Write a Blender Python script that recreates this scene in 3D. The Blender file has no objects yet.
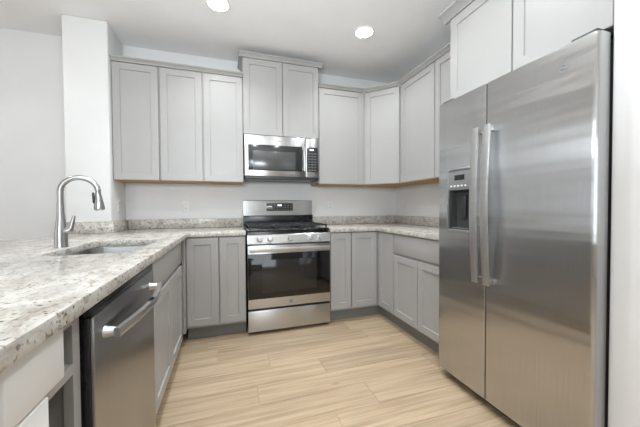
import bpy, bmesh, math, random
from mathutils import Vector, Matrix, Euler
random.seed(7)
PI = math.pi
SC = bpy.context.scene
COL = SC.collection

# ---------------------------------------------------------------- camera
F_PX = 286.18
yaw, pitch, roll = 0.3104, -0.0211, -0.0060
fwd = Vector((math.sin(yaw)*math.cos(pitch), math.cos(yaw)*math.cos(pitch), math.sin(pitch)))
rt = Vector((math.cos(yaw), -math.sin(yaw), 0))
up = rt.cross(fwd)
rr = rt*math.cos(roll) + up*math.sin(roll)
uu = -rt*math.sin(roll) + up*math.cos(roll)
camd = bpy.data.cameras.new('camera')
camd.sensor_width = 36.0
camd.lens = F_PX/640*36.0
camd.clip_start = 0.02
cam = bpy.data.objects.new('camera', camd)
COL.objects.link(cam)
cam.matrix_world = Matrix(((rr.x, uu.x, -fwd.x, -0.1512), (rr.y, uu.y, -fwd.y, -3.2029), (rr.z, uu.z, -fwd.z, 1.1148), (0, 0, 0, 1)))
SC.camera = cam

# ---------------------------------------------------------------- world, added lights, exposure
w = bpy.data.worlds.new('world'); SC.world = w; w.use_nodes = True
w.node_tree.nodes['Background'].inputs[0].default_value = (0.85, 0.92, 1.0, 1)
w.node_tree.nodes['Background'].inputs[1].default_value = 0.6

def area(name, loc, aim, sx, sy, power, colour):
    l = bpy.data.lights.new(name, 'AREA'); l.shape = 'RECTANGLE'; l.size = sx; l.size_y = sy
    l.energy = power; l.color = colour
    o = bpy.data.objects.new(name, l); COL.objects.link(o)
    o.location = loc
    o.rotation_euler = Vector(aim).to_track_quat('-Z', 'Y').to_euler()
    return o
# area lights added to light the room, where unseen living-area windows would be
area('added_daylight_front', (-1.6, -6.9, 1.45), (0, 1, 0.7), 3.2, 1.9, 95, (0.86, 0.94, 1.0))
area('added_daylight_side', (-6.4, -3.2, 1.45), (1, 0, 0.7), 2.6, 1.5, 22, (0.86, 0.94, 1.0))

# fill light added to brighten the ceiling, standing in for a bounced flash
area('added_bounce_fill', (-0.25, -2.9, 1.60), (0.15, 0.50, 1), 0.6, 0.6, 42, (0.87, 0.945, 1.0))
CAN_POWER = 6.6
LIVING_CAN_POWER = 2.5
SC.view_settings.view_transform = 'Standard'
SC.view_settings.look = 'None'
SC.view_settings.gamma = 1.0
SC.view_settings.exposure = 0.0
SC.view_settings.use_curve_mapping = False

# ---------------------------------------------------------------- materials
def newmat(name):
    m = bpy.data.materials.new(name); m.use_nodes = True
    nt = m.node_tree
    return m, nt, nt.nodes['Principled BSDF']
def N(nt, t, **kw):
    n = nt.nodes.new(t)
    for k, v in kw.items(): setattr(n, k, v)
    return n
def L(nt, a, b): nt.links.new(a, b)
def ramp(nt, stops):
    r = N(nt, 'ShaderNodeValToRGB')
    e = r.color_ramp.elements
    e[0].position, e[0].color = stops[0][0], (*stops[0][1], 1)
    e[1].position, e[1].color = stops[-1][0], (*stops[-1][1], 1)
    for p, c in stops[1:-1]:
        x = e.new(p); x.color = (*c, 1)
    return r
def lin(r, g, b):
    f = lambda c: (c/255/12.92) if c/255 <= 0.04045 else ((c/255+0.055)/1.055)**2.4
    return (f(r), f(g), f(b))

def paint(name, col, rough=0.5, bump=0.0, scale=300, spec=0.5):
    m, nt, b = newmat(name)
    tc = N(nt, 'ShaderNodeTexCoord')
    nz = N(nt, 'ShaderNodeTexNoise'); nz.inputs['Scale'].default_value = 3.0; nz.inputs['Detail'].default_value = 3
    L(nt, tc.outputs['Object'], nz.inputs['Vector'])
    r = ramp(nt, [(0.3, tuple(c*0.975 for c in col)), (0.7, tuple(min(1, c*1.02) for c in col))])
    L(nt, nz.outputs['Fac'], r.inputs['Fac']); L(nt, r.outputs['Color'], b.inputs['Base Color'])
    b.inputs['Roughness'].default_value = rough
    b.inputs['Specular IOR Level'].default_value = spec
    if bump:
        n2 = N(nt, 'ShaderNodeTexNoise'); n2.inputs['Scale'].default_value = scale
        L(nt, tc.outputs['Object'], n2.inputs['Vector'])
        bp = N(nt, 'ShaderNodeBump'); bp.inputs['Strength'].default_value = bump; bp.inputs['Distance'].default_value = 0.002
        L(nt, n2.outputs['Fac'], bp.inputs['Height']); L(nt, bp.outputs['Normal'], b.inputs['Normal'])
    return m

def steel(name, col, rough, grain, aniso=0.75, wave=0.0):
    """brushed stainless; grain 'h' = brushed left-right, 'v' = brushed up-down"""
    m, nt, b = newmat(name)
    tc = N(nt, 'ShaderNodeTexCoord')
    mp = N(nt, 'ShaderNodeMapping')
    mp.inputs['Scale'].default_value = (4, 4, 500) if grain == 'h' else (500, 500, 4)
    L(nt, tc.outputs['Object'], mp.inputs['Vector'])
    nz = N(nt, 'ShaderNodeTexNoise'); nz.inputs['Scale'].default_value = 1.0; nz.inputs['Detail'].default_value = 2
    L(nt, mp.outputs['Vector'], nz.inputs['Vector'])
    r = ramp(nt, [(0.3, tuple(c*0.93 for c in col)), (0.7, tuple(min(1, c*1.06) for c in col))])
    L(nt, nz.outputs['Fac'], r.inputs['Fac']); L(nt, r.outputs['Color'], b.inputs['Base Color'])
    b.inputs['Metallic'].default_value = 1.0
    b.inputs['Roughness'].default_value = rough
    b.inputs['Anisotropic'].default_value = aniso
    b.inputs['Anisotropic Rotation'].default_value = 0.0 if grain == 'h' else 0.25
    tg = N(nt, 'ShaderNodeCombineXYZ'); tg.inputs['Z'].default_value = 1.0
    L(nt, tg.outputs[0], b.inputs['Tangent'])
    if wave:
        mp2 = N(nt, 'ShaderNodeMapping'); mp2.inputs['Scale'].default_value = (0.7, 0.7, 8.0)
        L(nt, tc.outputs['Object'], mp2.inputs['Vector'])
        n2 = N(nt, 'ShaderNodeTexNoise'); n2.inputs['Scale'].default_value = 1.6; n2.inputs['Detail'].default_value = 1
        L(nt, mp2.outputs['Vector'], n2.inputs['Vector'])
        bp = N(nt, 'ShaderNodeBump'); bp.inputs['Strength'].default_value = wave; bp.inputs['Distance'].default_value = 0.004
        L(nt, n2.outputs['Fac'], bp.inputs['Height']); L(nt, bp.outputs['Normal'], b.inputs['Normal'])
    return m

def plain(name, col, rough=0.4, metal=0.0, emit=0.0, spec=0.5):
    m, nt, b = newmat(name)
    tc = N(nt, 'ShaderNodeTexCoord')
    nz = N(nt, 'ShaderNodeTexNoise'); nz.inputs['Scale'].default_value = 40
    L(nt, tc.outputs['Object'], nz.inputs['Vector'])
    r = ramp(nt, [(0.2, tuple(c*0.95 for c in col)), (0.8, tuple(min(1, c*1.05) for c in col))])
    L(nt, nz.outputs['Fac'], r.inputs['Fac']); L(nt, r.outputs['Color'], b.inputs['Base Color'])
    b.inputs['Roughness'].default_value = rough; b.inputs['Metallic'].default_value = metal
    b.inputs['Specular IOR Level'].default_value = spec
    if emit:
        b.inputs['Emission Color'].default_value = (*col, 1); b.inputs['Emission Strength'].default_value = emit
    return m

def granite():
    m, nt, b = newmat('granite')
    tc = N(nt, 'ShaderNodeTexCoord')
    def noise(scale, detail=4, rough=0.6, mscale=None, dist=0.0, rotz=0.0):
        n = N(nt, 'ShaderNodeTexNoise'); n.inputs['Scale'].default_value = scale
        n.inputs['Detail'].default_value = detail; n.inputs['Roughness'].default_value = rough
        n.inputs['Distortion'].default_value = dist
        mp = N(nt, 'ShaderNodeMapping'); mp.inputs['Scale'].default_value = mscale or (1, 1, 1)
        mp.inputs['Rotation'].default_value = (0, 0, rotz)
        L(nt, tc.outputs['Object'], mp.inputs['Vector']); L(nt, mp.outputs['Vector'], n.inputs['Vector'])
        return n.outputs['Fac']
    def mix(fac, a, bcol):
        x = N(nt, 'ShaderNodeMix', data_type='RGBA')
        L(nt, fac, x.inputs[0]); L(nt, a, x.inputs[6])
        if isinstance(bcol, tuple): x.inputs[7].default_value = (*bcol, 1)
        else: L(nt, bcol, x.inputs[7])
        return x.outputs[2]
    def thr(fac, lo, hi, mx=1.0):
        r = ramp(nt, [(lo, (0, 0, 0)), (hi, (mx, mx, mx))]); L(nt, fac, r.inputs['Fac']); return r.outputs['Color']
    base = ramp(nt, [(0.30, lin(162, 154, 144)), (0.48, lin(194, 189, 181)), (0.70, lin(216, 213, 207))])
    L(nt, noise(16, 5, 0.65, (1, 0.55, 1), 0.6, 0.5), base.inputs['Fac'])
    c = base.outputs['Color']
    c = mix(thr(noise(42, 4, 0.6, (1, 0.5, 1), 0.5, 0.6), 0.56, 0.66, 0.75), c, lin(156, 146, 130))
    c = mix(thr(noise(34, 4, 0.65, (1, 0.5, 1), 0.8, 0.4), 0.57, 0.65, 0.6), c, lin(112, 103, 95))
    c = mix(thr(noise(70, 3, 0.6), 0.58, 0.65, 0.6), c, lin(80, 72, 69))
    vo = N(nt, 'ShaderNodeTexVoronoi'); vo.inputs['Scale'].default_value = 55
    L(nt, tc.outputs['Object'], vo.inputs['Vector'])
    dots = ramp(nt, [(0.16, (1, 1, 1)), (0.24, (0, 0, 0))]); L(nt, vo.outputs['Distance'], dots.inputs['Fac'])
    mul = N(nt, 'ShaderNodeMath', operation='MULTIPLY')
    L(nt, dots.outputs['Color'], mul.inputs[0]); L(nt, thr(noise(20, 3), 0.50, 0.58), mul.inputs[1])
    c = mix(mul.outputs[0], c, lin(48, 43, 43))
    L(nt, c, b.inputs['Base Color'])
    b.inputs['Roughness'].default_value = 0.18
    return m

def oak():
    m, nt, b = newmat('oak_planks')
    uv = N(nt, 'ShaderNodeUVMap', uv_map='plank')
    at = N(nt, 'ShaderNodeAttribute', attribute_name='tint')
    def grain(scale, msc, detail=5, dist=0.4):
        mp = N(nt, 'ShaderNodeMapping'); mp.inputs['Scale'].default_value = msc
        L(nt, uv.outputs['UV'], mp.inputs['Vector'])
        n = N(nt, 'ShaderNodeTexNoise'); n.inputs['Scale'].default_value = scale; n.inputs['Detail'].default_value = detail
        n.inputs['Distortion'].default_value = dist
        L(nt, mp.outputs['Vector'], n.inputs['Vector'])
        return n.outputs['Fac']
    r1 = ramp(nt, [(0.25, lin(150, 129, 105)), (0.5, lin(180, 157, 130)), (0.75, lin(198, 178, 151))])
    L(nt, grain(1.0, (1.5, 36, 1)), r1.inputs['Fac'])
    r2 = ramp(nt, [(0.55, (0, 0, 0)), (0.75, (0.45, 0.45, 0.45))])
    L(nt, grain(1.0, (3, 90, 1), 3), r2.inputs['Fac'])
    mx = N(nt, 'ShaderNodeMix', data_type='RGBA'); L(nt, r2.outputs['Color'], mx.inputs[0]); L(nt, r1.outputs['Color'], mx.inputs[6])
    mx.inputs[7].default_value = (*lin(150, 122, 92), 1)
    hs = N(nt, 'ShaderNodeHueSaturation'); L(nt, mx.outputs[2], hs.inputs['Color'])
    mr = N(nt, 'ShaderNodeMapRange'); mr.inputs['To Min'].default_value = 0.80; mr.inputs['To Max'].default_value = 1.14
    L(nt, at.outputs['Fac'], mr.inputs['Value']); L(nt, mr.outputs['Result'], hs.inputs['Value'])
    # knots
    vo = N(nt, 'ShaderNodeTexVoronoi'); vo.inputs['Scale'].default_value = 1.0
    mp = N(nt, 'ShaderNodeMapping'); mp.inputs['Scale'].default_value = (1.7, 5.0, 1); L(nt, uv.outputs['UV'], mp.inputs['Vector']); L(nt, mp.outputs['Vector'], vo.inputs['Vector'])
    kr = ramp(nt, [(0.02, (0.55, 0.55, 0.55)), (0.07, (0, 0, 0))]); L(nt, vo.outputs['Distance'], kr.inputs['Fac'])
    k = N(nt, 'ShaderNodeMix', data_type='RGBA'); L(nt, kr.outputs['Color'], k.inputs[0]); L(nt, hs.outputs['Color'], k.inputs[6]); k.inputs[7].default_value = (*lin(128, 100, 74), 1)
    L(nt, k.outputs[2], b.inputs['Base Color'])
    b.inputs['Roughness'].default_value = 0.42
    return m

def smoked_glass():
    m, nt, b = newmat('black_glass')
    tc = N(nt, 'ShaderNodeTexCoord'); nz = N(nt, 'ShaderNodeTexNoise'); nz.inputs['Scale'].default_value = 2
    L(nt, tc.outputs['Object'], nz.inputs['Vector'])
    r = ramp(nt, [(0.3, (0.006, 0.006, 0.006)), (0.7, (0.010, 0.009, 0.009))]); L(nt, nz.outputs['Fac'], r.inputs['Fac'])
    L(nt, r.outputs['Color'], b.inputs['Base Color']); b.inputs['Roughness'].default_value = 0.06
    return m

M_WALL = paint('wall_paint', lin(227, 226, 225), 0.6, 0.05)
M_CEIL = paint('ceiling_paint', lin(243, 242, 241), 0.8, 0.06, 200)
M_CAB = paint('grey_cabinet_paint', lin(168, 166, 164), 0.38)
M_BASE = paint('grey_base_cabinet_paint', lin(168, 166, 164), 0.38)
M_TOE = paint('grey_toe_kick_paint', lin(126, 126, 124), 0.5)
M_WHITE = paint('white_drawer_paint', lin(232, 231, 229), 0.45)
M_DARKIN = paint('cabinet_inside_grey', lin(120, 120, 120), 0.6)
M_WOOD = paint('raw_plywood', lin(178, 138, 86), 0.6)
M_GRAN = granite()
M_OAK = oak()
M_SS = steel('stainless_brushed_across', (0.54, 0.54, 0.535), 0.30, 'h')
M_SSF = steel('stainless_fridge_doors', (0.53, 0.53, 0.53), 0.26, 'v', 1.0, 0.6)
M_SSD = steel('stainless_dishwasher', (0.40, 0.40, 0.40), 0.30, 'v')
M_NICKEL = steel('brushed_nickel', (0.46, 0.455, 0.445), 0.28, 'h', 0.3)
M_HANDLE = steel('satin_handle_steel', (0.55, 0.55, 0.545), 0.38, 'h', 0.2)
M_SINK = steel('sink_steel', (0.36, 0.36, 0.36), 0.28, 'v', 0.5)
M_BLACK = plain('black_enamel', (0.014, 0.014, 0.015), 0.25)
M_IRON = plain('cast_iron', (0.018, 0.018, 0.019), 0.55)
M_GLASS = smoked_glass()
M_OVENWIN = plain('oven_window_glass', (0.022, 0.020, 0.019), 0.10)
M_MWIN = plain('microwave_window_screen', (0.075, 0.078, 0.076), 0.18)
M_MGLASS = plain('microwave_black_glass', (0.030, 0.031, 0.030), 0.12)
M_PLASTIC = plain('charcoal_plastic', (0.035, 0.036, 0.038), 0.4)
M_GREYPL = plain('grey_plastic', (0.20, 0.20, 0.205), 0.35)
M_KEY = plain('grey_keys', (0.14, 0.14, 0.145), 0.5)
M_CASE = plain('dark_grey_case', (0.06, 0.06, 0.062), 0.5)
M_OUTLET = plain('white_outlet_plastic', (0.80, 0.79, 0.77), 0.35)
M_LENS = plain('lit_lamp_lens', (1.0, 0.98, 0.94), 0.5, 0, 34.0)
M_TRIM = paint('white_lamp_trim', lin(238, 238, 236), 0.5)
M_LED = plain('lit_display', (0.75, 0.92, 1.0), 0.4, 0, 2.5)

# ---------------------------------------------------------------- mesh helpers
def box(bm, x0, x1, y0, y1, z0, z1, bev=0.0, seg=2):
    if x0 > x1: x0, x1 = x1, x0
    if y0 > y1: y0, y1 = y1, y0
    if z0 > z1: z0, z1 = z1, z0
    v = [bm.verts.new((x, y, z)) for x in (x0, x1) for y in (y0, y1) for z in (z0, z1)]
    fs = [bm.faces.new([v[i] for i in q]) for q in ((0,1,3,2), (4,6,7,5), (0,4,5,1), (2,3,7,6), (0,2,6,4), (1,5,7,3))]
    if bev > 0:
        es = set(e for f in fs for e in f.edges)
        bmesh.ops.bevel(bm, geom=list(es), offset=bev, segments=seg, profile=0.5, affect='EDGES')
def prism(bm, pts, z0, z1):
    """closed outline in x,y extruded along z"""
    a = [bm.verts.new((x, y, z0)) for x, y in pts]; b = [bm.verts.new((x, y, z1)) for x, y in pts]
    n = len(pts)
    bm.faces.new(a[::-1]); bm.faces.new(b)
    for i in range(n): bm.faces.new((a[i], a[(i+1) % n], b[(i+1) % n], b[i]))
def sweep_x(bm, prof, x0, x1, miter0=0.0, miter1=0.0):
    """profile of (y,z) swept along x; ends mitred by miter * (-y)"""
    a = [bm.verts.new((x0 + miter0*y, y, z)) for y, z in prof]; b = [bm.verts.new((x1 - miter1*y, y, z)) for y, z in prof]
    n = len(prof)
    bm.faces.new(a); bm.faces.new(b[::-1])
    for i in range(n): bm.faces.new((a[i], b[i], b[(i+1) % n], a[(i+1) % n]))
def lathe(bm, prof, seg=24, centre=(0, 0, 0), axis='z', closed=False):
    """prof: list of (r, h)"""
    rings = []
    for r, h in prof:
        ring = []
        if r < 1e-6:
            p = (0, 0, h); ring = [p]
        else:
            ring = [(r*math.cos(2*PI*k/seg), r*math.sin(2*PI*k/seg), h) for k in range(seg)]
        vs = []
        for x, y, z in ring:
            if axis == 'x': q = (z, x, y)
            elif axis == 'y': q = (x, z, y)
            else: q = (x, y, z)
            vs.append(bm.verts.new((q[0]+centre[0], q[1]+centre[1], q[2]+centre[2])))
        rings.append(vs)
    for a, b in (list(zip(rings, rings[1:] + rings[:1])) if closed else zip(rings[:-1], rings[1:])):
        for k in range(seg):
            k2 = (k+1) % seg
            if len(a) == 1 and len(b) == 1: continue
            if len(a) == 1: bm.faces.new((a[0], b[k], b[k2]))
            elif len(b) == 1: bm.faces.new((a[k], a[k2], b[0]))
            else: bm.faces.new((a[k], a[k2], b[k2], b[k]))
    for rg in (() if closed else (rings[0], rings[-1])):
        if len(rg) > 1: bm.faces.new(rg)
def tube(bm, pts, rad, seg=12, squash=None):
    """tube through points; rad a number or a list; squash=(axis vector, factor) flattens the section"""
    pts = [Vector(p) for p in pts]
    if not isinstance(rad, (list, tuple)): rad = [rad]*len(pts)
    rings = []; ref = None
    for i, p in enumerate(pts):
        t = (pts[min(i+1, len(pts)-1)] - pts[max(i-1, 0)]).normalized()
        if ref is None:
            ref = Vector((0, 0, 1)) if abs(t.z) < 0.9 else Vector((1, 0, 0))
        n1 = (ref - t*ref.dot(t)).normalized(); ref = n1
        n2 = t.cross(n1)
        ring = []
        for k in range(seg):
            d = n1*math.cos(2*PI*k/seg) + n2*math.sin(2*PI*k/seg)
            d = d*rad[i]
            if squash:
                ax = Vector(squash[0]); d = d + ax*(d.dot(ax))*(squash[1]-1)
            ring.append(bm.verts.new(p + d))
        rings.append(ring)
    for a, b in zip(rings[:-1], rings[1:]):
        for k in range(seg):
            bm.faces.new((a[k], a[(k+1) % seg], b[(k+1) % seg], b[k]))
    bm.faces.new(rings[0]); bm.faces.new(rings[-1])
def barsweep(bm, pts, hw, ht, wdir):
    """rectangular bar swept through pts; hw half-width along wdir, ht half-thickness across"""
    pts = [Vector(p) for p in pts]; W = Vector(wdir).normalized(); rings = []
    for i, p in enumerate(pts):
        t = (pts[min(i+1, len(pts)-1)] - pts[max(i-1, 0)]).normalized()
        n = t.cross(W).normalized()
        c = 0.25
        ring = []
        for a, b in ((-1, -1+c), (-1+c, -1), (1-c, -1), (1, -1+c), (1, 1-c), (1-c, 1), (-1+c, 1), (-1, 1-c)):
            ring.append(bm.verts.new(p + W*hw*a + n*ht*b))
        rings.append(ring)
    for a, b in zip(rings[:-1], rings[1:]):
        m = len(a)
        for k in range(m): bm.faces.new((a[k], a[(k+1) % m], b[(k+1) % m], b[k]))
    bm.faces.new(rings[0]); bm.faces.new(rings[-1])
def obj(name, bm, mat, parent=None, smooth=None, loc=None):
    bmesh.ops.recalc_face_normals(bm, faces=bm.faces)
    me = bpy.data.meshes.new(name); bm.to_mesh(me); bm.free()
    me.materials.append(mat)
    if smooth:
        for p in me.polygons: p.use_smooth = True
        try: me.set_sharp_from_angle(angle=math.radians(smooth))
        except Exception: pass
    o = bpy.data.objects.new(name, me); COL.objects.link(o)
    if parent is not None: o.parent = parent
    if loc: o.location = loc
    return o
def BM(): return bmesh.new()
def thing(name, label, cat, loc=(0, 0, 0), rotz=0.0, group=None):
    o = bpy.data.objects.new(name, None); COL.objects.link(o)
    o.empty_display_size = 0.05
    o.location = loc; o.rotation_euler = (0, 0, rotz)
    o['label'] = label; o['category'] = cat
    if group: o['group'] = group
    return o
def struct(name, bm, mat, smooth=None):
    o = obj(name, bm, mat, None, smooth); o['kind'] = 'structure'; return o
def bx(name, mat, parent, x0, x1, y0, y1, z0, z1, bev=0.0, seg=2, smooth=None):
    bm = BM(); box(bm, x0, x1, y0, y1, z0, z1, bev, seg)
    return obj(name, bm, mat, parent, smooth if smooth else (35 if bev else None))
def copy_tree(o, parent=None):
    c = o.copy(); COL.objects.link(c)
    if parent is not None: c.parent = parent
    for ch in list(o.children): copy_tree(ch, c)
    return c

# ---------------------------------------------------------------- the setting
XW, XPR, XPL, YP, ZC = 1.892, -1.0885, -1.403, -0.373, 2.672
XMIN, YMIN, XMAX = -6.5, -7.0, 3.6
def build_floor():
    bm = BM(); uv = bm.loops.layers.uv.new('plank'); tint = bm.faces.layers.float.new('tint')
    y = -0.825 + 0.19*5; row = 0
    known = {0: -0.24, 1: 0.12, 2: 0.47, 3: 0.006, 4: 0.66, 5: 0.39}
    pw = 0.19; ln = 1.22
    rnd = random.Random(11)
    r = -5
    while True:
        y1 = -0.825 - pw*r; y0 = y1 - pw
        if y1 < YMIN: break
        off = known.get(r, rnd.uniform(0, ln))
        x = off - ln*math.ceil((off - XMIN)/ln)
        while x < XMAX:
            x1 = x + ln
            a, b = max(x, XMIN), min(x1, XMAX); c, d = max(y0, YMIN), min(y1, 0.0)
            if b > a and d > c:
                g = 0.0020; h = 0.0
                box_z = -0.003
                t = rnd.random(); du, dv = rnd.uniform(0, 40), rnd.uniform(0, 40)
                vs = [bm.verts.new(p) for p in ((a+g, c+g, 0), (b-g, c+g, 0), (b-g, d-g, 0), (a+g, d-g, 0))]
                lo = [bm.verts.new(p) for p in ((a+0.0002, c+0.0002, box_z), (b-0.0002, c+0.0002, box_z), (b-0.0002, d-0.0002, box_z), (a+0.0002, d-0.0002, box_z))]
                fs = [bm.faces.new(vs)] + [bm.faces.new((lo[i], lo[(i+1) % 4], vs[(i+1) % 4], vs[i])) for i in range(4)]
                for f in fs:
                    f[tint] = t
                    for l in f.loops: l[uv].uv = (l.vert.co.x + du, l.vert.co.y + dv)
            x = x1
        r += 1
    box(bm, XMIN, XMAX, YMIN, 0.0, -0.08, -0.0035)
    o = struct('floor', bm, M_OAK); return o
build_floor()
bm = BM(); box(bm, XMIN, XMAX, YMIN, 0.1, ZC, ZC+0.1); struct('ceiling', bm, M_CEIL)
bm = BM(); box(bm, XMIN, XW+0.1, 0.0, 0.12, -0.08, ZC); struct('wall_back', bm, M_WALL)
bm = BM(); box(bm, XW, XW+0.12, -2.515, 0.0, -0.08, ZC); struct('wall_right', bm, M_WALL)
bm = BM(); box(bm, XPL, XPR, YP, 0.0, 0.0, ZC, 0.012, 3); struct('wall_pillar', bm, M_WALL, 40)
bm = BM(); box(bm, 1.238, XMAX, -2.78, -2.499, 0.0, ZC, 0.012, 4); struct('wall_stub', bm, M_WALL, 40)
bm = BM(); box(bm, XMAX, XMAX+0.1, YMIN, -2.78, -0.08, ZC); struct('wall_hall', bm, M_WALL)
# walls of the living area, with window openings
def holed_wall(name, axis, at, a0, a1, b0, b1, z0, z1):
    bm = BM()
    for (p, q, r, s) in ((a0, b0, -0.08, ZC), (b1, a1, -0.08, ZC), (b0, b1, -0.08, z0), (b0, b1, z1, ZC)):
        if axis == 'x': box(bm, at-0.12, at, p, q, r, s)
        else: box(bm, p, q, at-0.12, at, r, s)
    struct(name, bm, M_WALL)
holed_wall('wall_left', 'x', XMIN, YMIN, 0.0, -4.5, -1.9, 0.7, 2.2)
holed_wall('wall_front', 'y', YMIN, XMIN, XMAX, -3.2, 0.0, 0.5, 2.4)
bm = BM(); box(bm, -1.19, -1.095, -2.70, YP-0.003, 0.0, 0.8755); struct('wall_peninsula', bm, M_WALL)

# ---------------------------------------------------------------- cabinetry
# a unit is built with its front at local y = 0 facing -y, x along its width
T = 0.019
def shaker(bm, x0, x1, z0, z1, fr=0.057, y=0.0, t=T, rec=0.008):
    """frame-and-panel door with a recessed flat panel"""
    def ring(a0, a1, c0, c1, yy):
        return [bm.verts.new(p) for p in ((a0, yy, c0), (a1, yy, c0), (a1, yy, c1), (a0, yy, c1))]
    e = 0.0022
    back = ring(x0, x1, z0, z1, y+t)
    o0 = ring(x0, x1, z0, z1, y+e)
    o1 = ring(x0+e, x1-e, z0+e, z1-e, y)
    i0 = ring(x0+fr, x1-fr, z0+fr, z1-fr, y)
    i1 = ring(x0+fr+0.002, x1-fr-0.002, z0+fr+0.002, z1-fr-0.002, y+rec)
    for a, b in ((back, o0), (o0, o1), (o1, i0), (i0, i1)):
        for k in range(4): bm.faces.new((a[k], a[(k+1) % 4], b[(k+1) % 4], b[k]))
    bm.faces.new(back[::-1]); bm.faces.new(i1)
def door(name, parent, mat, x0, x1, z0, z1, **kw):
    bm = BM(); shaker(bm, x0, x1, z0, z1, **kw); return obj(name, bm, mat, parent)
def slab(name, parent, mat, x0, x1, z0, z1, y=0.0):
    bm = BM(); box(bm, x0, x1, y, y+T, z0, z1, 0.0025, 2); return obj(name, bm, mat, parent, 35)
def carcass(bm, w, d, z0, z1, y=T+0.001, th=0.018, top=True, fl=0.035, mid=None):
    """open-fronted box with a face frame"""
    box(bm, 0, th, y, d, z0, z1); box(bm, w-th, w, y, d, z0, z1)
    box(bm, th, w-th, d-th, d, z0, z1); box(bm, th, w-th, y+0.02, d-th, z0, z0+th)
    if top: box(bm, th, w-th, y+0.02, d-th, z1-th, z1)
    box(bm, 0.0005, fl, y-0.0005, y+0.019, z0+.0005, z1-.0005); box(bm, w-fl, w-0.0005, y-0.0005, y+0.019, z0+.0005, z1-.0005)
    box(bm, fl, w-fl, y-0.0005, y+0.019, z0+.0005, z0+fl); box(bm, fl, w-fl, y-0.0005, y+0.019, z1-fl, z1-.0005)
    if mid:
        for a, b in mid: box(bm, fl, w-fl, y-0.0005, y+0.019, a, b)
CT0, CT1 = 0.8765, 0.9140
BZ0, BZ1 = 0.112, 0.8755
DB, DT = 0.132, 0.868
def base_unit(label, loc, rotz, w, d=0.60, doors=(), drawers=(), group='grey base cabinets', toe=True, mat=None, name='base_cabinet', top=True, stile=None, toe_x=(0.0, None)):
    mat = mat or M_BASE
    t = thing(name, label, 'cabinet', loc, rotz, group)
    bm = BM(); carcass(bm, w, d, BZ0, BZ1, top=top, mid=[(0.672, 0.722)] if drawers else None)
    if stile:
        for a, b in stile: box(bm, a, b, T+0.0005, T+0.02, BZ0+.001, BZ1-.001)
    obj('body', bm, mat, t)
    for x0, x1, z0, z1 in doors: door('door', t, mat, x0, x1, z0, z1)
    for x0, x1, z0, z1 in drawers: slab('drawer_front', t, mat, x0, x1, z0, z1)
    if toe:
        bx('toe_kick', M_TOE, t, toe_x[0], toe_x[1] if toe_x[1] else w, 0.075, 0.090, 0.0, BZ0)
    return t
YF = -0.644     # front plane of the base cabinets on the back wall
XR = 1.278      # front plane of the run on the right wall
XLF = -0.487    # front plane of the peninsula run

# back wall, left of the range (corner unit and narrow unit)
base_unit('pale grey corner base cabinet where the peninsula meets the back wall', (-0.487, YF, 0), 0, 0.256, 0.62,
          doors=[(0.004, 0.251, DB, DT)])
base_unit('narrow grey base cabinet touching the left side of the range', (-0.2295, YF, 0), 0, 0.2185, 0.62,
          doors=[(0.006, 0.214, DB, DT)])
# back wall, right of the range
base_unit('narrow grey base cabinet touching the right side of the range', (0.7705, YF, 0), 0, 0.2165, 0.62,
          doors=[(0.005, 0.2125, DB, DT)])
# L-shaped corner cabinet with two door leaves
t = thing('corner_cabinet', 'grey L shaped corner base cabinet with two tall door leaves meeting at right angles', 'cabinet', (0.9885, YF, 0))
bm = BM()
W1 = XR - 0.9885
prism(bm, [(0, T+0.001), (W1+T+0.001, T+0.001), (W1+T+0.001, -0.278), (0.890, -0.278), (0.890, 0.62), (0, 0.62)], BZ0, BZ1)
obj('body', bm, M_BASE, t)
door('door', t, M_BASE, 0.006, W1-0.012, DB, DT)
bm = BM(); shaker(bm, 0.012, 0.272, DB, DT)
d2 = obj('door', bm, M_BASE, t); d2.location = (W1, 0, 0); d2.rotation_euler = (0, 0, -PI/2)
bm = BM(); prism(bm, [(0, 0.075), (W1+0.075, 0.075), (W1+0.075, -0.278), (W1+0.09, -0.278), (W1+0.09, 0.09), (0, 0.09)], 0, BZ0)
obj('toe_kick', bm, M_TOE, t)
# right run: one wide drawer over two doors
base_unit('wide grey base cabinet with one long drawer over two doors beside the refrigerator', (XR, -0.9245, 0), -PI/2, 0.705, 0.605,
          doors=[(0.006, 0.350, DB, 0.682), (0.358, 0.700, DB, 0.682)], drawers=[(0.006, 0.700, 0.700, DT)])
# peninsula run: sink cabinet
base_unit('grey sink base cabinet with false drawer front over two doors in the peninsula', (XLF, -1.722, 0), PI/2, 1.002, 0.585,
          doors=[(0.012, 0.430, DB, 0.690), (0.438, 0.858, DB, 0.690)], drawers=[(0.012, 0.858, 0.712, DT)], top=False,
          stile=[(0.862, 1.002)], name='sink_cabinet')
# corner filler strip
t = thing('filler_strip', 'slim grey vertical filler strip in the corner beside the sink cabinet', 'filler', (XLF, -0.719, 0), PI/2)
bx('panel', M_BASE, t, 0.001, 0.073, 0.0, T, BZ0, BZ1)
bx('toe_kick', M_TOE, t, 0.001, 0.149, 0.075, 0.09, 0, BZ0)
# near end of the peninsula: white fronts over a grey frame
t = thing('peninsula_cabinet', 'grey framed end cabinet with white drawer front and white door left of the dishwasher', 'cabinet', (XLF, -2.69, 0), PI/2)
bm = BM(); carcass(bm, 0.34, 0.585, BZ0, BZ1, fl=0.034, mid=[(0.722, 0.748)])
obj('body', bm, M_BASE, t)
o = slab('drawer_front', t, M_WHITE, 0.056, 0.228, 0.758, 0.8745); o['label'] = 'white flat drawer front'
o = slab('door', t, M_WHITE, 0.056, 0.170, DB, 0.752); o['label'] = 'white flat door'
bx('toe_kick', M_TOE, t, 0.0, 0.34, 0.075, 0.09, 0, BZ0)

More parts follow.
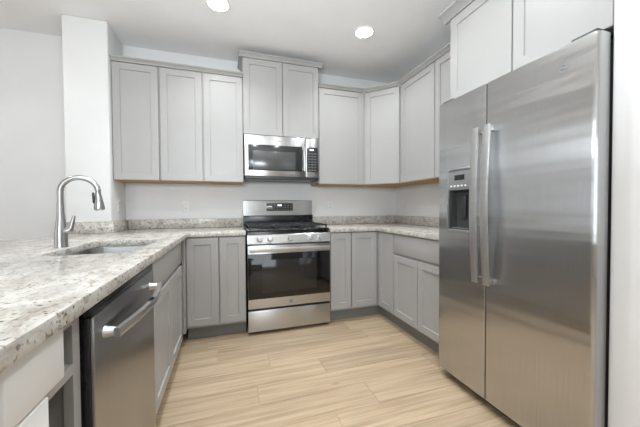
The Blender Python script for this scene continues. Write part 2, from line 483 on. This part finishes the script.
# ---------------------------------------------------------------- wall cabinets
UB, UT = 1.366, 2.370
def crown_prof(z0, h, out, y0=0.0):
    return [(y0+0.02, z0), (y0-0.001, z0), (y0-0.002, z0+h*0.12), (y0-out*0.22, z0+h*0.30), (y0-out*0.55, z0+h*0.56), (y0-out*0.92, z0+h*0.74), (y0-out, z0+h*0.76), (y0-out, z0+h), (y0+0.02, z0+h)]
def wall_unit(label, loc, rotz, w, d, z0, z1, doors, crown=True, ch=0.032, co=0.032, cx=(0, 0), wood=True, rail=0.006, group='light grey wall cabinets', sides=()):
    t = thing('wall_cabinet', label, 'cabinet', loc, rotz, group)
    bm = BM(); box(bm, 0, w, T+0.001, d, 0.006, z1-z0+0.0)
    obj('body', bm, M_CAB, t)
    if wood: o = bx('bottom_panel', M_WOOD, t, 0.004, w-0.004, T+0.003, d-0.004, -0.005, 0.0055); o['label'] = 'raw plywood underside'
    for x0, x1, a, b in doors: door('door', t, M_CAB, x0, x1, a-z0, b-z0)
    if crown:
        bm = BM(); h0 = z1-z0+0.0005
        sweep_x(bm, crown_prof(h0, ch, co), cx[0], w+cx[1], 0, 0)
        box(bm, 0, w, 0.0205, d, h0, h0+ch*0.55)
        for s in sides:
            if s < 0:
                pr = crown_prof(h0, ch, co)
                a = [bm.verts.new((y, y, z)) for y, z in pr]; b = [bm.verts.new((y, d, z)) for y, z in pr]
            else:
                pr = crown_prof(h0, ch, co)
                a = [bm.verts.new((w-y, y, z)) for y, z in pr]; b = [bm.verts.new((w-y, d, z)) for y, z in pr]
            n = len(pr); bm.faces.new(a); bm.faces.new(b[::-1])
            for i in range(n): bm.faces.new((a[i], b[i], b[(i+1) % n], a[(i+1) % n]))
        obj('crown_molding', bm, M_CAB, t)
    return t
YU = -0.3246; DU = 0.3226
wall_unit('single door light grey wall cabinet against the pillar, leftmost on the back wall', (-1.0875, YU, UB), 0, 0.3605, DU, UB, UT+0.006,
          [(0.006, 0.354, UB, UT)])
wall_unit('two door light grey wall cabinet just left of the microwave', (-0.7265, YU, UB), 0, 0.7225, DU, UB, UT+0.006,
          [(0.0075, 0.354, UB, UT), (0.367, 0.719, UB, UT)])
ZM0, ZM1 = 1.828, 2.5675
wall_unit('taller raised light grey wall cabinet with two doors above the microwave', (-0.003, YU-0.012, ZM0), 0, 0.765, DU+0.012, ZM0, ZM1,
          [(0.004, 0.380, ZM0+0.004, ZM1-0.005), (0.388, 0.762, ZM0+0.004, ZM1-0.005)], ch=0.036, co=0.036, wood=False, sides=(-1, 1), cx=(-0.036, 0.036))
wall_unit('single door light grey wall cabinet just right of the microwave', (0.763, YU, UB), 0, 0.520, DU, UB, UT+0.006,
          [(0.006, 0.513, UB, UT)])
# diagonal corner wall cabinet
XRF = 1.5616
A = Vector((1.2945, YU, 0)); B = Vector((XRF, -0.6060, 0)); Ldg = (B-A).length; ang = math.atan2(B.y-A.y, B.x-A.x)
t = thing('corner_wall_cabinet', 'angled single door light grey wall cabinet across the corner', 'cabinet', (A.x, A.y, UB), ang)
inv = Matrix.Rotation(-ang, 4, 'Z')
def loc2(x, y): v = inv @ (Vector((x, y, 0)) - A); return (v.x, v.y)
bm = BM()
nv = Vector((math.sin(ang), -math.cos(ang), 0))*-1
a2 = A + nv*(T+0.001); b2 = B + nv*(T+0.001)
prism(bm, [loc2(1.2845, -0.004), loc2(1.2845, YU+T+0.001), (0.0, T+0.001), (Ldg, T+0.001), loc2(XRF+T+0.001, -0.612), loc2(XW-0.002, -0.612), loc2(XW-0.002, -0.004)], 0.006, UT+0.006-UB)
obj('body', bm, M_CAB, t)
bm = BM(); prism(bm, [loc2(1.29, -0.01), loc2(1.29, YU+T+0.004), (0.004, T+0.004), (Ldg-0.004, T+0.004), loc2(XRF+T+0.006, -0.606), loc2(XW-0.008, -0.606), loc2(XW-0.008, -0.01)], -0.005, 0.0055)
o = obj('bottom_panel', bm, M_WOOD, t); o['label'] = 'raw plywood underside'
door('door', t, M_CAB, 0.006, Ldg-0.006, 0, UT-UB)
bm = BM(); sweep_x(bm, crown_prof(UT+0.0065-UB, 0.032, 0.032), 0.0, Ldg, 0.414, 0.414)
obj('crown_molding', bm, M_CAB, t)
wall_unit('two door light grey wall cabinet on the right wall running behind the refrigerator cabinet', (XRF, -0.6130, UB), -PI/2, 1.022, XW-XRF-0.002, UB, UT+0.006,
          [(0.012, 0.512, UB, UT), (0.522, 1.016, UB, UT)])
# cabinet above the refrigerator
XT = 1.255; ZT0 = 1.802
wall_unit('deep two door light grey wall cabinet above the refrigerator', (XT, -1.646, ZT0), -PI/2, 0.850, XW-XT-0.002, ZT0, 2.345,
          [(0.004, 0.432, ZT0+0.002, 2.338), (0.440, 0.846, ZT0+0.002, 2.338)], ch=0.050, co=0.050, wood=False, sides=(-1,), cx=(-0.050, 0))

# ---------------------------------------------------------------- countertops
def counter_mesh(outline, hole=None, bev=0.004):
    """slab from an outline (x,y) with an optional rounded hole, edges eased"""
    bm = BM()
    def loop(pts, z): return [bm.verts.new((x, y, z)) for x, y in pts]
    edges = []
    def mk(pts):
        vs = loop(pts, CT1); return [bm.edges.new((vs[i], vs[(i+1) % len(vs)])) for i in range(len(vs))]
    edges += mk(outline)
    if hole: edges += mk(hole)
    r = bmesh.ops.triangle_fill(bm, edges=edges, use_beauty=True)
    ext = bmesh.ops.extrude_face_region(bm, geom=list(bm.faces))
    for v in [g for g in ext['geom'] if isinstance(g, bmesh.types.BMVert)]: v.co.z = CT0
    bmesh.ops.recalc_face_normals(bm, faces=bm.faces)
    es = [e for e in bm.edges if len(e.link_faces) == 2 and abs(e.link_faces[0].normal.z - e.link_faces[1].normal.z) > 0.5]
    bmesh.ops.bevel(bm, geom=es, offset=bev, segments=2, profile=0.5, affect='EDGES')
    return bm
def rrect(x0, x1, y0, y1, r, n=6):
    pts = []
    for cx, cy, a0 in ((x1-r, y1-r, 0), (x0+r, y1-r, 90), (x0+r, y0+r, 180), (x1-r, y0+r, 270)):
        for k in range(n+1):
            a = math.radians(a0 + 90*k/n); pts.append((cx+r*math.cos(a), cy+r*math.sin(a)))
    return pts
HX0, HX1, HY0, HY1 = -0.940, -0.578, -1.682, -1.095
XCE = -0.4665; YCE = -0.656
tl = thing('countertop', 'speckled cream granite countertop of the peninsula with the sink cut out of it', 'countertop', (0, 0, 0))
outl = [(-0.008, -0.002), (-0.008, YCE), (XCE, YCE), (XCE, -2.86), (-1.78, -2.86), (-1.78, -0.80), (XPL, -0.80), (XPL, YP-0.002), (XPR+0.002, YP-0.002), (XPR+0.002, -0.002)]
obj('slab', counter_mesh(outl, rrect(HX0, HX1, HY0, HY1, 0.085)), M_GRAN, tl, 30)
BS = 1.0085
def splash(parent, x0, x1, y0, y1): return bx('backsplash', M_GRAN, parent, x0, x1, y0, y1, CT1+0.0005, BS, 0.002)
splash(tl, XPR+0.022, -0.008, -0.021, -0.001)
splash(tl, XPR+0.001, XPR+0.021, YP-0.001, -0.001)
splash(tl, XPL+0.002, XPR+0.021, YP-0.021, YP-0.0015)
tr = thing('countertop', 'speckled cream granite countertop turning the corner between range and refrigerator', 'countertop', (0, 0, 0))
outr = [(0.767, -0.002), (XW-0.002, -0.002), (XW-0.002, -1.630), (XR-0.021, -1.630), (XR-0.021, YCE), (0.767, YCE)]
obj('slab', counter_mesh(outr), M_GRAN, tr, 30)
splash(tr, 0.767, XW-0.022, -0.021, -0.001)
splash(tr, XW-0.021, XW-0.001, -1.63, -0.001)

# ---------------------------------------------------------------- sink
ts = thing('sink', 'undermount stainless steel sink sunk in the peninsula countertop', 'sink', ((HX0+HX1)/2, (HY0+HY1)/2, CT0-0.205))
bm = BM()
cx, cy = (HX0+HX1)/2, (HY0+HY1)/2
def ringpts(grow, r, z):
    return [bm.verts.new((x-cx, y-cy, z)) for x, y in rrect(HX0-grow, HX1+grow, HY0-grow, HY1+grow, r)]
rings = [ringpts(0.018, 0.10, 0.2045), ringpts(0.006, 0.09, 0.2045), ringpts(0.004, 0.09, 0.198), ringpts(0.0, 0.09, 0.03), ringpts(-0.012, 0.08, 0.010), ringpts(-0.035, 0.06, 0.003), ringpts(-0.13, 0.03, 0.0)]
for a, b in zip(rings[:-1], rings[1:]):
    n = len(a)
    for k in range(n): bm.faces.new((a[k], a[(k+1) % n], b[(k+1) % n], b[k]))
bm.faces.new(rings[-1])
obj('basin', bm, M_SINK, ts, 50)
bm = BM(); lathe(bm, [(0.0, 0.004), (0.03, 0.004), (0.036, 0.007), (0.044, 0.006), (0.046, 0.0015), (0.0, 0.0015)], 24)
obj('drain', bm, M_HANDLE, ts, 40)

# ---------------------------------------------------------------- faucet
FX, FY = -0.992, -1.35
tf = thing('faucet', 'tall brushed nickel gooseneck pull-down faucet beside the sink', 'faucet', (FX, FY, CT1+0.0005), math.radians(18))
bm = BM(); lathe(bm, [(0.0, 0), (0.030, 0), (0.030, 0.004), (0.0285, 0.010), (0.0285, 0.03), (0.0275, 0.07), (0.0235, 0.115), (0.0185, 0.155), (0.0160, 0.19), (0.0152, 0.235), (0.0, 0.235)], 28)
obj('body', bm, M_NICKEL, tf, 40)
bm = BM()
R = 0.080; H = 0.290
pts = [(0, 0, 0.2355), (0, 0, 0.262)] + [(R - R*math.cos(math.radians(a)), 0, H + R*math.sin(math.radians(a))) for a in range(0, 166, 11)]
tube(bm, pts, 0.0138, 16)
obj('spout', bm, M_NICKEL, tf, 60)
e = Vector(pts[-1]); td = Vector((0.05, 0, -1)).normalized()
bm = BM()
tube(bm, [e + td*s for s in (0.001, 0.008, 0.016, 0.055, 0.104, 0.113, 0.119)], [0.0145, 0.0150, 0.0120, 0.0180, 0.0255, 0.0250, 0.019], 20)
sh = obj('spray_head', bm, M_NICKEL, tf, 40)
bm = BM(); p = e + td*0.05 + Vector((-0.022, -0.002, 0))
tube(bm, [p - td*0.03, p - td*0.026, p + td*0.026, p + td*0.03], [0.003, 0.006, 0.006, 0.003], 10)
obj('spray_button', bm, M_PLASTIC, sh, 40)
bm = BM()
tube(bm, [(0.015, -0.006, 0.085), (0.034, -0.014, 0.087), (0.043, -0.017, 0.092)], [0.018, 0.018, 0.014], 14)
lv = obj('handle_hub', bm, M_NICKEL, tf, 40)
bm = BM(); tube(bm, [(0.040, -0.016, 0.092), (0.045, -0.018, 0.112), (0.050, -0.020, 0.138), (0.056, -0.022, 0.165)], [0.012, 0.0115, 0.009, 0.006], 12)
obj('lever', bm, M_NICKEL, lv, 60)

# ---------------------------------------------------------------- badge: ring with a looping script mark
def badge(parent, loc, rot, r=0.016):
    bm = BM(); lathe(bm, [(0, 0), (r, 0), (r, 0.0012), (0, 0.0012)], 28, axis='y')
    b = obj('badge', bm, M_GREYPL, parent, 30); b.location = loc; b.rotation_euler = rot
    bm = BM()
    tube(bm, [(r*0.86*math.cos(a*PI/12), -0.001, r*0.86*math.sin(a*PI/12)) for a in range(25)], r*0.07, 6)
    for s in (-1, 1):
        tube(bm, [(s*r*0.30 + r*0.26*math.cos(a), -0.001, r*(0.40*math.sin(a*0.5+0.4) - 0.1)*(1 if a < 6 else -1)) for a in [k*0.6 for k in range(11)]], r*0.06, 6)
    obj('emblem', bm, M_HANDLE, b, 60)
    return b

# ---------------------------------------------------------------- range
RW = 0.757
tg = thing('range', 'stainless steel freestanding gas range with black oven glass between the base cabinets', 'stove', (0.0012, -0.673, 0))
# local: x 0..RW, y 0 at door front, back wall at y=0.67
bx('body', M_BLACK, tg, 0.004, RW-0.004, 0.045, 0.655, 0.025, 0.905, 0.003)
bm = BM(); box(bm, 0.0, RW, 0.02, 0.60, 0.906, 0.922, 0.006, 3); obj('cooktop', bm, M_BLACK, tg, 40)
# front control panel, tilted
bm = BM()
prof = [(-0.012, 0.797), (-0.014, 0.803), (0.006, 0.874), (0.012, 0.879), (0.05, 0.879), (0.05, 0.797)]
sweep_x(bm, prof, 0.0, RW); obj('control_panel', bm, M_SS, tg)
tilt = math.atan2(0.020, 0.071)
for i, x in enumerate((0.105, 0.195, 0.375, 0.565, 0.655)):
    bm = BM()
    lathe(bm, [(0.0, 0.0), (0.025, 0.0), (0.025, -0.004), (0.0215, -0.006), (0.0205, -0.026), (0.018, -0.029), (0.0, -0.029)], 22, axis='y')
    k = obj('knob', bm, M_SS, tg, 35); k.location = (x, -0.0045, 0.838); k.rotation_euler = (-tilt, 0, 0)
    bm = BM(); box(bm, -0.003, 0.003, -0.031, -0.0285, -0.004, 0.019, 0.0008); obj('grip', bm, M_SS, k)
# oven door
bx('oven_door', M_SS, tg, 0.002, RW-0.002, 0.0, 0.043, 0.231, 0.786, 0.004)
bx('door_glass', M_GLASS, tg, 0.004, RW-0.004, -0.0035, -0.0002, 0.316, 0.712, 0.001)
bx('oven_window', M_OVENWIN, tg, 0.125, RW-0.135, -0.0046, -0.0037, 0.372, 0.655, 0.0003)
bm = BM(); barsweep(bm, [(0.016+0.725*k/16, -0.044-0.006*math.sin(PI*k/16), 0.750) for k in range(17)], 0.0165, 0.009, (0, 0, 1))
h = obj('handle', bm, M_HANDLE, tg, 40)
for x in (0.040, RW-0.040):
    bx('handle_mount', M_HANDLE, h, x-0.011, x+0.011, -0.0375, 0.0, 0.738, 0.762, 0.003)
badge(tg, (RW/2, -0.0002, 0.272), (0, 0, 0), 0.019)
bx('storage_drawer', M_SS, tg, 0.002, RW-0.002, 0.0, 0.043, 0.030, 0.214, 0.005)
for x in (0.05, RW-0.05):
    for y in (0.10, 0.58):
        bm = BM(); lathe(bm, [(0, 0), (0.018, 0), (0.016, 0.024), (0, 0.024)], 14, (x, y, 0.0005)); obj('foot', bm, M_PLASTIC, tg, 40)
# backguard
bx('backguard_riser', M_BLACK, tg, 0.0, RW, 0.575, 0.650, 0.923, 1.033, 0.004)
bm = BM(); sweep_x(bm, [(0.598, 1.034), (0.606, 1.190), (0.614, 1.196), (0.655, 1.196), (0.655, 1.034)], 0.0, RW)
bg = obj('backguard_panel', bm, M_SS, tg)
td = math.atan2(0.008, 0.156)
dp = bx('control_display', M_MGLASS, tg, 0.245, 0.535, -0.002, 0.0, -0.042, 0.042, 0.0008)
dp.location = (0, 0.6035, 1.122); dp.rotation_euler = (-td, 0, 0)
bm = BM()
for dx in (0, 0.011, 0.024, 0.035): box(bm, 0.366+dx, 0.374+dx, -0.0027, -0.0021, 0.012, 0.026)
obj('display_digits', bm, M_LED, dp)
bm = BM()
for k in range(9):
    for j in range(3):
        x = 0.262+0.030*k
        if 3 <= k <= 5 and j == 2: continue
        box(bm, x, x+0.018, -0.0027, -0.0021, -0.030+0.022*j, -0.020+0.022*j)
obj('key_legends', bm, M_KEY, dp)
# burners and grates
for x, y, r in ((0.16, 0.16, 0.045), (0.16, 0.43, 0.036), (RW/2, 0.295, 0.050), (RW-0.16, 0.16, 0.050), (RW-0.16, 0.43, 0.036)):
    bm = BM(); lathe(bm, [(0, 0), (r+0.012, 0), (r+0.010, 0.006), (r, 0.007), (r, 0.013), (r-0.004, 0.016), (0, 0.017)], 24, (x, y, 0.9225)); obj('burner', bm, M_IRON, tg, 35)
for gx0, gx1 in ((0.018, 0.256), (0.260, RW-0.260), (RW-0.256, RW-0.018)):
    bm = BM(); z0, z1 = 0.944, 0.957; y0, y1 = 0.045, 0.555; b = 0.006
    for y in (y0, y1): box(bm, gx0, gx1, y-b, y+b, z0, z1, 0.002)
    for x in (gx0+b, gx1-b): box(bm, x-b, x+b, y0, y1, z0, z1, 0.002)
    mx = (gx0+gx1)/2
    box(bm, gx0, gx1, 0.294, 0.306, z0, z1, 0.002)
    for y in (0.16, 0.43):
        box(bm, gx0+b, mx-0.022, y-0.005, y+0.005, z0, z1, 0.002); box(bm, mx+0.022, gx1-b, y-0.005, y+0.005, z0, z1, 0.002)
        box(bm, mx-0.005, mx+0.005, y-0.115, y-0.022, z0, z1, 0.002); box(bm, mx-0.005, mx+0.005, y+0.022, y+0.112, z0, z1, 0.002)
    for x in (gx0+b, gx1-b):
        for y in (y0, y1): box(bm, x-b, x+b, y-b, y+b, 0.9222, z0+0.001)
    obj('grate', bm, M_IRON, tg)

# ---------------------------------------------------------------- microwave
MW = 0.752; MZ0, MZ1 = 1.400, 1.8265
tm = thing('microwave', 'stainless steel over the range microwave hung under the raised wall cabinet', 'microwave', (0.004, -0.352, MZ0))
MH = MZ1-MZ0
bx('body', M_BLACK, tm, 0.002, MW-0.002, 0.045, 0.348, 0.0, MH-0.002, 0.003)
dl = 0.605
bx('door', M_SS, tm, 0.0, dl, 0.0, 0.042, 0.026, MH-0.002, 0.005)
bx('window_glass', M_MGLASS, tm, 0.035, dl-0.034, -0.0025, -0.0003, 0.082, 0.333, 0.001)
bx('window_screen', M_MWIN, tm, 0.078, dl-0.105, -0.0034, -0.0027, 0.092, 0.272, 0.0003)
bm = BM(); barsweep(bm, [(dl-0.018, -0.034, 0.085+0.245*k/10) for k in range(11)], 0.0085, 0.007, (1, 0, 0))
h = obj('handle', bm, M_HANDLE, tm, 40)
for z in (0.105, 0.310): bx('handle_mount', M_HANDLE, h, dl-0.025, dl-0.011, -0.0275, 0.0, z-0.010, z+0.010, 0.002)
bx('control_panel', M_SS, tm, dl+0.003, MW, 0.0, 0.042, 0.026, MH-0.002, 0.005)
kp = bx('keypad', M_MGLASS, tm, dl+0.016, MW-0.012, -0.0025, -0.0003, 0.082, 0.333, 0.001)
bm = BM()
for j in range(7):
    for k in range(3): box(bm, dl+0.030+0.032*k, dl+0.052+0.032*k, -0.0032, -0.0026, 0.094+0.028*j, 0.106+0.028*j)
obj('keys', bm, M_KEY, kp)
bm = BM()
for dx in (0, 0.010, 0.022, 0.032): box(bm, dl+0.048+dx, dl+0.055+dx, -0.0032, -0.0026, 0.300, 0.314)
obj('display_digits', bm, M_LED, kp)
bx('vent_strip', M_PLASTIC, tm, 0.004, MW-0.004, 0.006, 0.043, 0.002, 0.0245, 0.002)
bm = BM(); tube(bm, [(dl*0.53+0.009*math.cos(a*PI/10), -0.0006, 0.378+0.009*math.sin(a*PI/10)) for a in range(21)], 0.0012, 6)
box(bm, dl*0.53+0.016, dl*0.53+0.019, -0.0012, 0.0002, 0.370, 0.386); box(bm, dl*0.53+0.019, dl*0.53+0.026, -0.0012, 0.0002, 0.370, 0.373)
box(bm, dl*0.53+0.031, dl*0.53+0.034, -0.0012, 0.0002, 0.370, 0.386); box(bm, dl*0.53+0.034, dl*0.53+0.043, -0.0012, 0.0002, 0.370, 0.373); box(bm, dl*0.53+0.040, dl*0.53+0.043, -0.0012, 0.0002, 0.370, 0.379)
obj('emblem', bm, M_GREYPL, tm)

# ---------------------------------------------------------------- refrigerator
# local: x along width (towards the camera), y 0 at door front (faces -X in the room), +y to the back
FW = 0.856; XF = 1.170
tr_ = thing('refrigerator', 'tall stainless steel side by side refrigerator with ice dispenser in left door', 'refrigerator', (XF, -1.638, 0), -PI/2)
FT = 1.772; FB = 0.062
bx('body', M_CASE, tr_, 0.006, FW-0.006, 0.072, 0.700, 0.012, 1.745, 0.004)
SPL = 0.370
# freezer door with a cut-out for the dispenser
dx0, dx1, dz0, dz1 = 0.089, 0.276, 0.966, 1.344
def fridge_door(x0, x1, hole=None, r0=0.02, r1=0.02):
    bm = BM()
    n = 5
    outline = [(x0, 0.068)] + [(x0+r0-r0*math.cos(PI/2*k/n), r0-r0*math.sin(PI/2*k/n)) for k in range(n+1)]
    right = [(x1-r1+r1*math.sin(PI/2*k/n), r1-r1*math.cos(PI/2*k/n)) for k in range(n+1)] + [(x1, 0.068)]
    zs = [FB, FT]
    if not hole:
        prism(bm, outline+right, FB, FT)
        return bm
    hx0, hx1, hz0, hz1 = hole
    prism(bm, outline + [(hx0, 0.0), (hx0, 0.068)], FB, FT)
    prism(bm, [(hx1, 0.068), (hx1, 0.0)] + right, FB, FT)
    box(bm, hx0, hx1, 0.0, 0.068, FB, hz0); box(bm, hx0, hx1, 0.0, 0.068, hz1, FT)
    bmesh.ops.remove_doubles(bm, verts=bm.verts, dist=1e-5)
    return bm
fd = obj('freezer_door', fridge_door(0.0, SPL-0.003, (dx0, dx1, dz0, dz1), r1=0.005), M_SSF, tr_, 30)
obj('fridge_door', fridge_door(SPL+0.003, FW, r0=0.005), M_SSF, tr_, 30)
# dispenser
bm = BM(); f = 0.010
for a in ((dx0-0.002, dx0+f, dz0-0.002, dz1+0.002), (dx1-f, dx1+0.002, dz0-0.002, dz1+0.002), (dx0+f, dx1-f, dz0-0.002, dz0+f), (dx0+f, dx1-f, dz1-f, dz1+0.002)):
    box(bm, a[0], a[1], -0.004, 0.012, a[2], a[3], 0.002)
obj('dispenser_frame', bm, M_HANDLE, fd, 35)
zc = 1.215
cp = bx('dispenser_panel', M_GREYPL, fd, dx0+f, dx1-f, 0.001, 0.030, zc, dz1-f, 0.003)
bx('dispenser_screen', M_BLACK, fd, dx0+0.055, dx1-0.055, -0.0005, 0.0008, 1.275, 1.305)
bm = BM()
for k in range(5):
    box(bm, dx0+0.022+k*0.028, dx0+0.036+k*0.028, -0.0006, 0.0008, 1.235, 1.245)
obj('dispenser_buttons', bm, M_OUTLET, fd)
bm = BM()   # cavity: back, sides, floor
box(bm, dx0+f, dx1-f, 0.058, 0.066, dz0+f, zc); box(bm, dx0+f, dx0+f+0.004, 0.006, 0.058, dz0+f, zc); box(bm, dx1-f-0.004, dx1-f, 0.006, 0.058, dz0+f, zc)
box(bm, dx0+f, dx1-f, 0.006, 0.058, dz0+f, dz0+f+0.006); box(bm, dx0+f, dx1-f, 0.032, 0.058, zc-0.004, zc)
obj('dispenser_cavity', bm, M_CASE, fd)
bm = BM(); box(bm, dx0+0.062, dx0+0.105, 0.040, 0.048, 1.045, 1.185, 0.004); obj('dispenser_paddle', bm, M_PLASTIC, fd, 35)
bm = BM()
for k in range(7): box(bm, dx0+0.022+k*0.019, dx0+0.032+k*0.019, 0.012, 0.052, dz0+f+0.0062, dz0+f+0.010)
obj('drip_grille', bm, M_GREYPL, fd)
# handles: bowed flat bars
for door_o, xh in ((None, SPL-0.035), (None, SPL+0.035)):
    bm = BM()
    z0, z1 = 0.700, 1.540
    pts = []
    for k in range(25):
        u = k/24
        bow = math.sin(PI*u)
        pts.append((xh, -0.034 - 0.020*bow, z0 + (z1-z0)*u))
    barsweep(bm, pts, 0.0200, 0.0070, (1, 0, 0))
    h = obj('handle', bm, M_HANDLE, tr_, 40)
    for z in (z0+0.016, z1-0.016):
        bx('handle_mount', M_HANDLE, h, xh-0.012, xh+0.012, -0.0275, -0.0002, z-0.014, z+0.014, 0.003)
badge(tr_, (FW-0.118, -0.0002, 1.682), (0, 0, 0), 0.017)
bx('toe_grille', M_BLACK, tr_, 0.006, FW-0.006, 0.055, 0.070, 0.012, 0.058, 0.002)
for x in (0.06, FW-0.06):
    bx('hinge_cover', M_PLASTIC, tr_, x-0.045, x+0.045, 0.022, 0.140, 1.7735, 1.792, 0.004)
    for y in (0.10, 0.62):
        bm = BM(); lathe(bm, [(0, 0), (0.02, 0), (0.02, 0.0115), (0, 0.0115)], 14, (x, y, 0.0003)); obj('foot', bm, M_PLASTIC, tr_, 40)

# ---------------------------------------------------------------- dishwasher
td_ = thing('dishwasher', 'stainless steel dishwasher with bowed bar handle in the peninsula', 'dishwasher', (-0.480, -2.341, 0), PI/2)
DW = 0.612
bx('body', M_BLACK, td_, 0.008, DW-0.008, 0.052, 0.57, 0.03, 0.862, 0.003)
bx('door', M_SSD, td_, 0.004, DW-0.004, 0.0, 0.010, 0.115, 0.838, 0.003)
o = bx('door_liner', M_BLACK, td_, 0.007, DW-0.007, 0.0105, 0.050, 0.118, 0.836, 0.002); o['label'] = 'black inner half of the door'
bx('control_strip', M_BLACK, td_, 0.004, DW-0.004, 0.003, 0.050, 0.839, 0.862, 0.002)
bm = BM()
barsweep(bm, [(0.050+0.512*k/24, -0.034-0.028*math.sin(PI*k/24), 0.775) for k in range(25)], 0.0125, 0.0085, (0, 0, 1))
h = obj('handle', bm, M_HANDLE, td_, 40)
for x in (0.066, 0.546):
    bm = BM(); tube(bm, [(x, -0.0002, 0.775), (x, -0.008, 0.775), (x, -0.032, 0.775)], [0.017, 0.015, 0.011], 16); obj('handle_mount', bm, M_HANDLE, h, 40)
bx('toe_kick', M_BLACK, td_, 0.008, DW-0.008, 0.062, 0.075, 0.002, 0.112)

# ---------------------------------------------------------------- outlets
def outlet(label, loc, rotz):
    t = thing('outlet', label, 'outlet', loc, rotz, 'white wall outlets')
    bx('plate', M_OUTLET, t, -0.036, 0.036, -0.0065, -0.0008, -0.058, 0.058, 0.0025)
    for z in (-0.021, 0.021):
        bm = BM(); prism(bm, [(x, zz) for x, zz in rrect(-0.0165, 0.0165, -0.014, 0.014, 0.007, 4)], 0, 0.002)
        s = obj('socket', bm, M_OUTLET, t, 30); s.rotation_euler = (PI/2, 0, 0); s.location = (0, -0.0066, z)
        bm = BM(); box(bm, -0.0075, -0.0055, -0.0014, -0.0004, -0.003, 0.006); box(bm, 0.0055, 0.0075, -0.0014, -0.0004, -0.003, 0.005); 
        box(bm, -0.002, 0.002, -0.0014, -0.0004, -0.009, -0.005)
        sl = obj('slots', bm, M_PLASTIC, t); sl.location = (0, -0.0083, z)
    return t
outlet('white wall outlet on the back wall left of the range', (-0.561, 0, 1.135), 0)
outlet('white wall outlet on the back wall right of the range', (1.002, 0, 1.132), 0)
outlet('white wall outlet on the right wall near the refrigerator', (XW, -0.19, 1.138), -PI/2)
outlet('white wall outlet on the side of the pillar near the sink', (XPR, -0.20, 1.146), PI/2)

# ---------------------------------------------------------------- recessed ceiling lights
def can(label, x, y, power=CAN_POWER):
    t = thing('recessed_light', label, 'light', (x, y, ZC), 0, 'recessed ceiling lights')
    bm = BM(); lathe(bm, [(0.072, -0.0005), (0.094, -0.0005), (0.094, -0.004), (0.088, -0.008), (0.074, -0.006)], 32, closed=True); obj('trim_ring', bm, M_TRIM, t, 40)
    bm = BM(); lathe(bm, [(0.0, -0.0010), (0.0715, -0.0010), (0.0715, -0.0045), (0.0, -0.0055)], 32); obj('lens', bm, M_LENS, t, 40)
    l = bpy.data.lights.new('lamp', 'AREA'); l.shape = 'DISK'; l.size = 0.13; l.energy = power; l.color = (0.88, 0.95, 1.0); l.spread = math.radians(125)
    lo = bpy.data.objects.new('lamp', l); COL.objects.link(lo); lo.parent = t; lo.location = (0, 0, -0.010)
    return t
can('round lit recessed ceiling light at left, over the corner by the sink', -0.205, -0.86)
can('round lit recessed ceiling light at right, over the corner near the refrigerator', 1.020, -0.87)
for i, (x, y, s) in enumerate(((-0.205, -1.85, 'added out of view between the peninsula and the camera'), (0.62, -1.85, 'added out of view in front of the refrigerator'), (-0.205, -3.85, 'added out of view behind the camera'), (0.62, -3.85, 'added out of view in the walkway past the refrigerator'), (-1.85, -0.95, 'over the bar side of the peninsula'), (-1.85, -3.4, 'over the end of the peninsula'),  # kitchen cans out of view, added to brighten floor and base cabinets
                      (-3.6, -0.95, 'in the living area near the back wall'), (-3.6, -3.4, 'in the middle of the living area'), (-5.4, -0.95, 'at the far side of the living area'), (-5.4, -3.4, 'at the side window of the living area'))):
    can('round lit recessed ceiling light ' + s, x, y, CAN_POWER if x > -1 else LIVING_CAN_POWER)
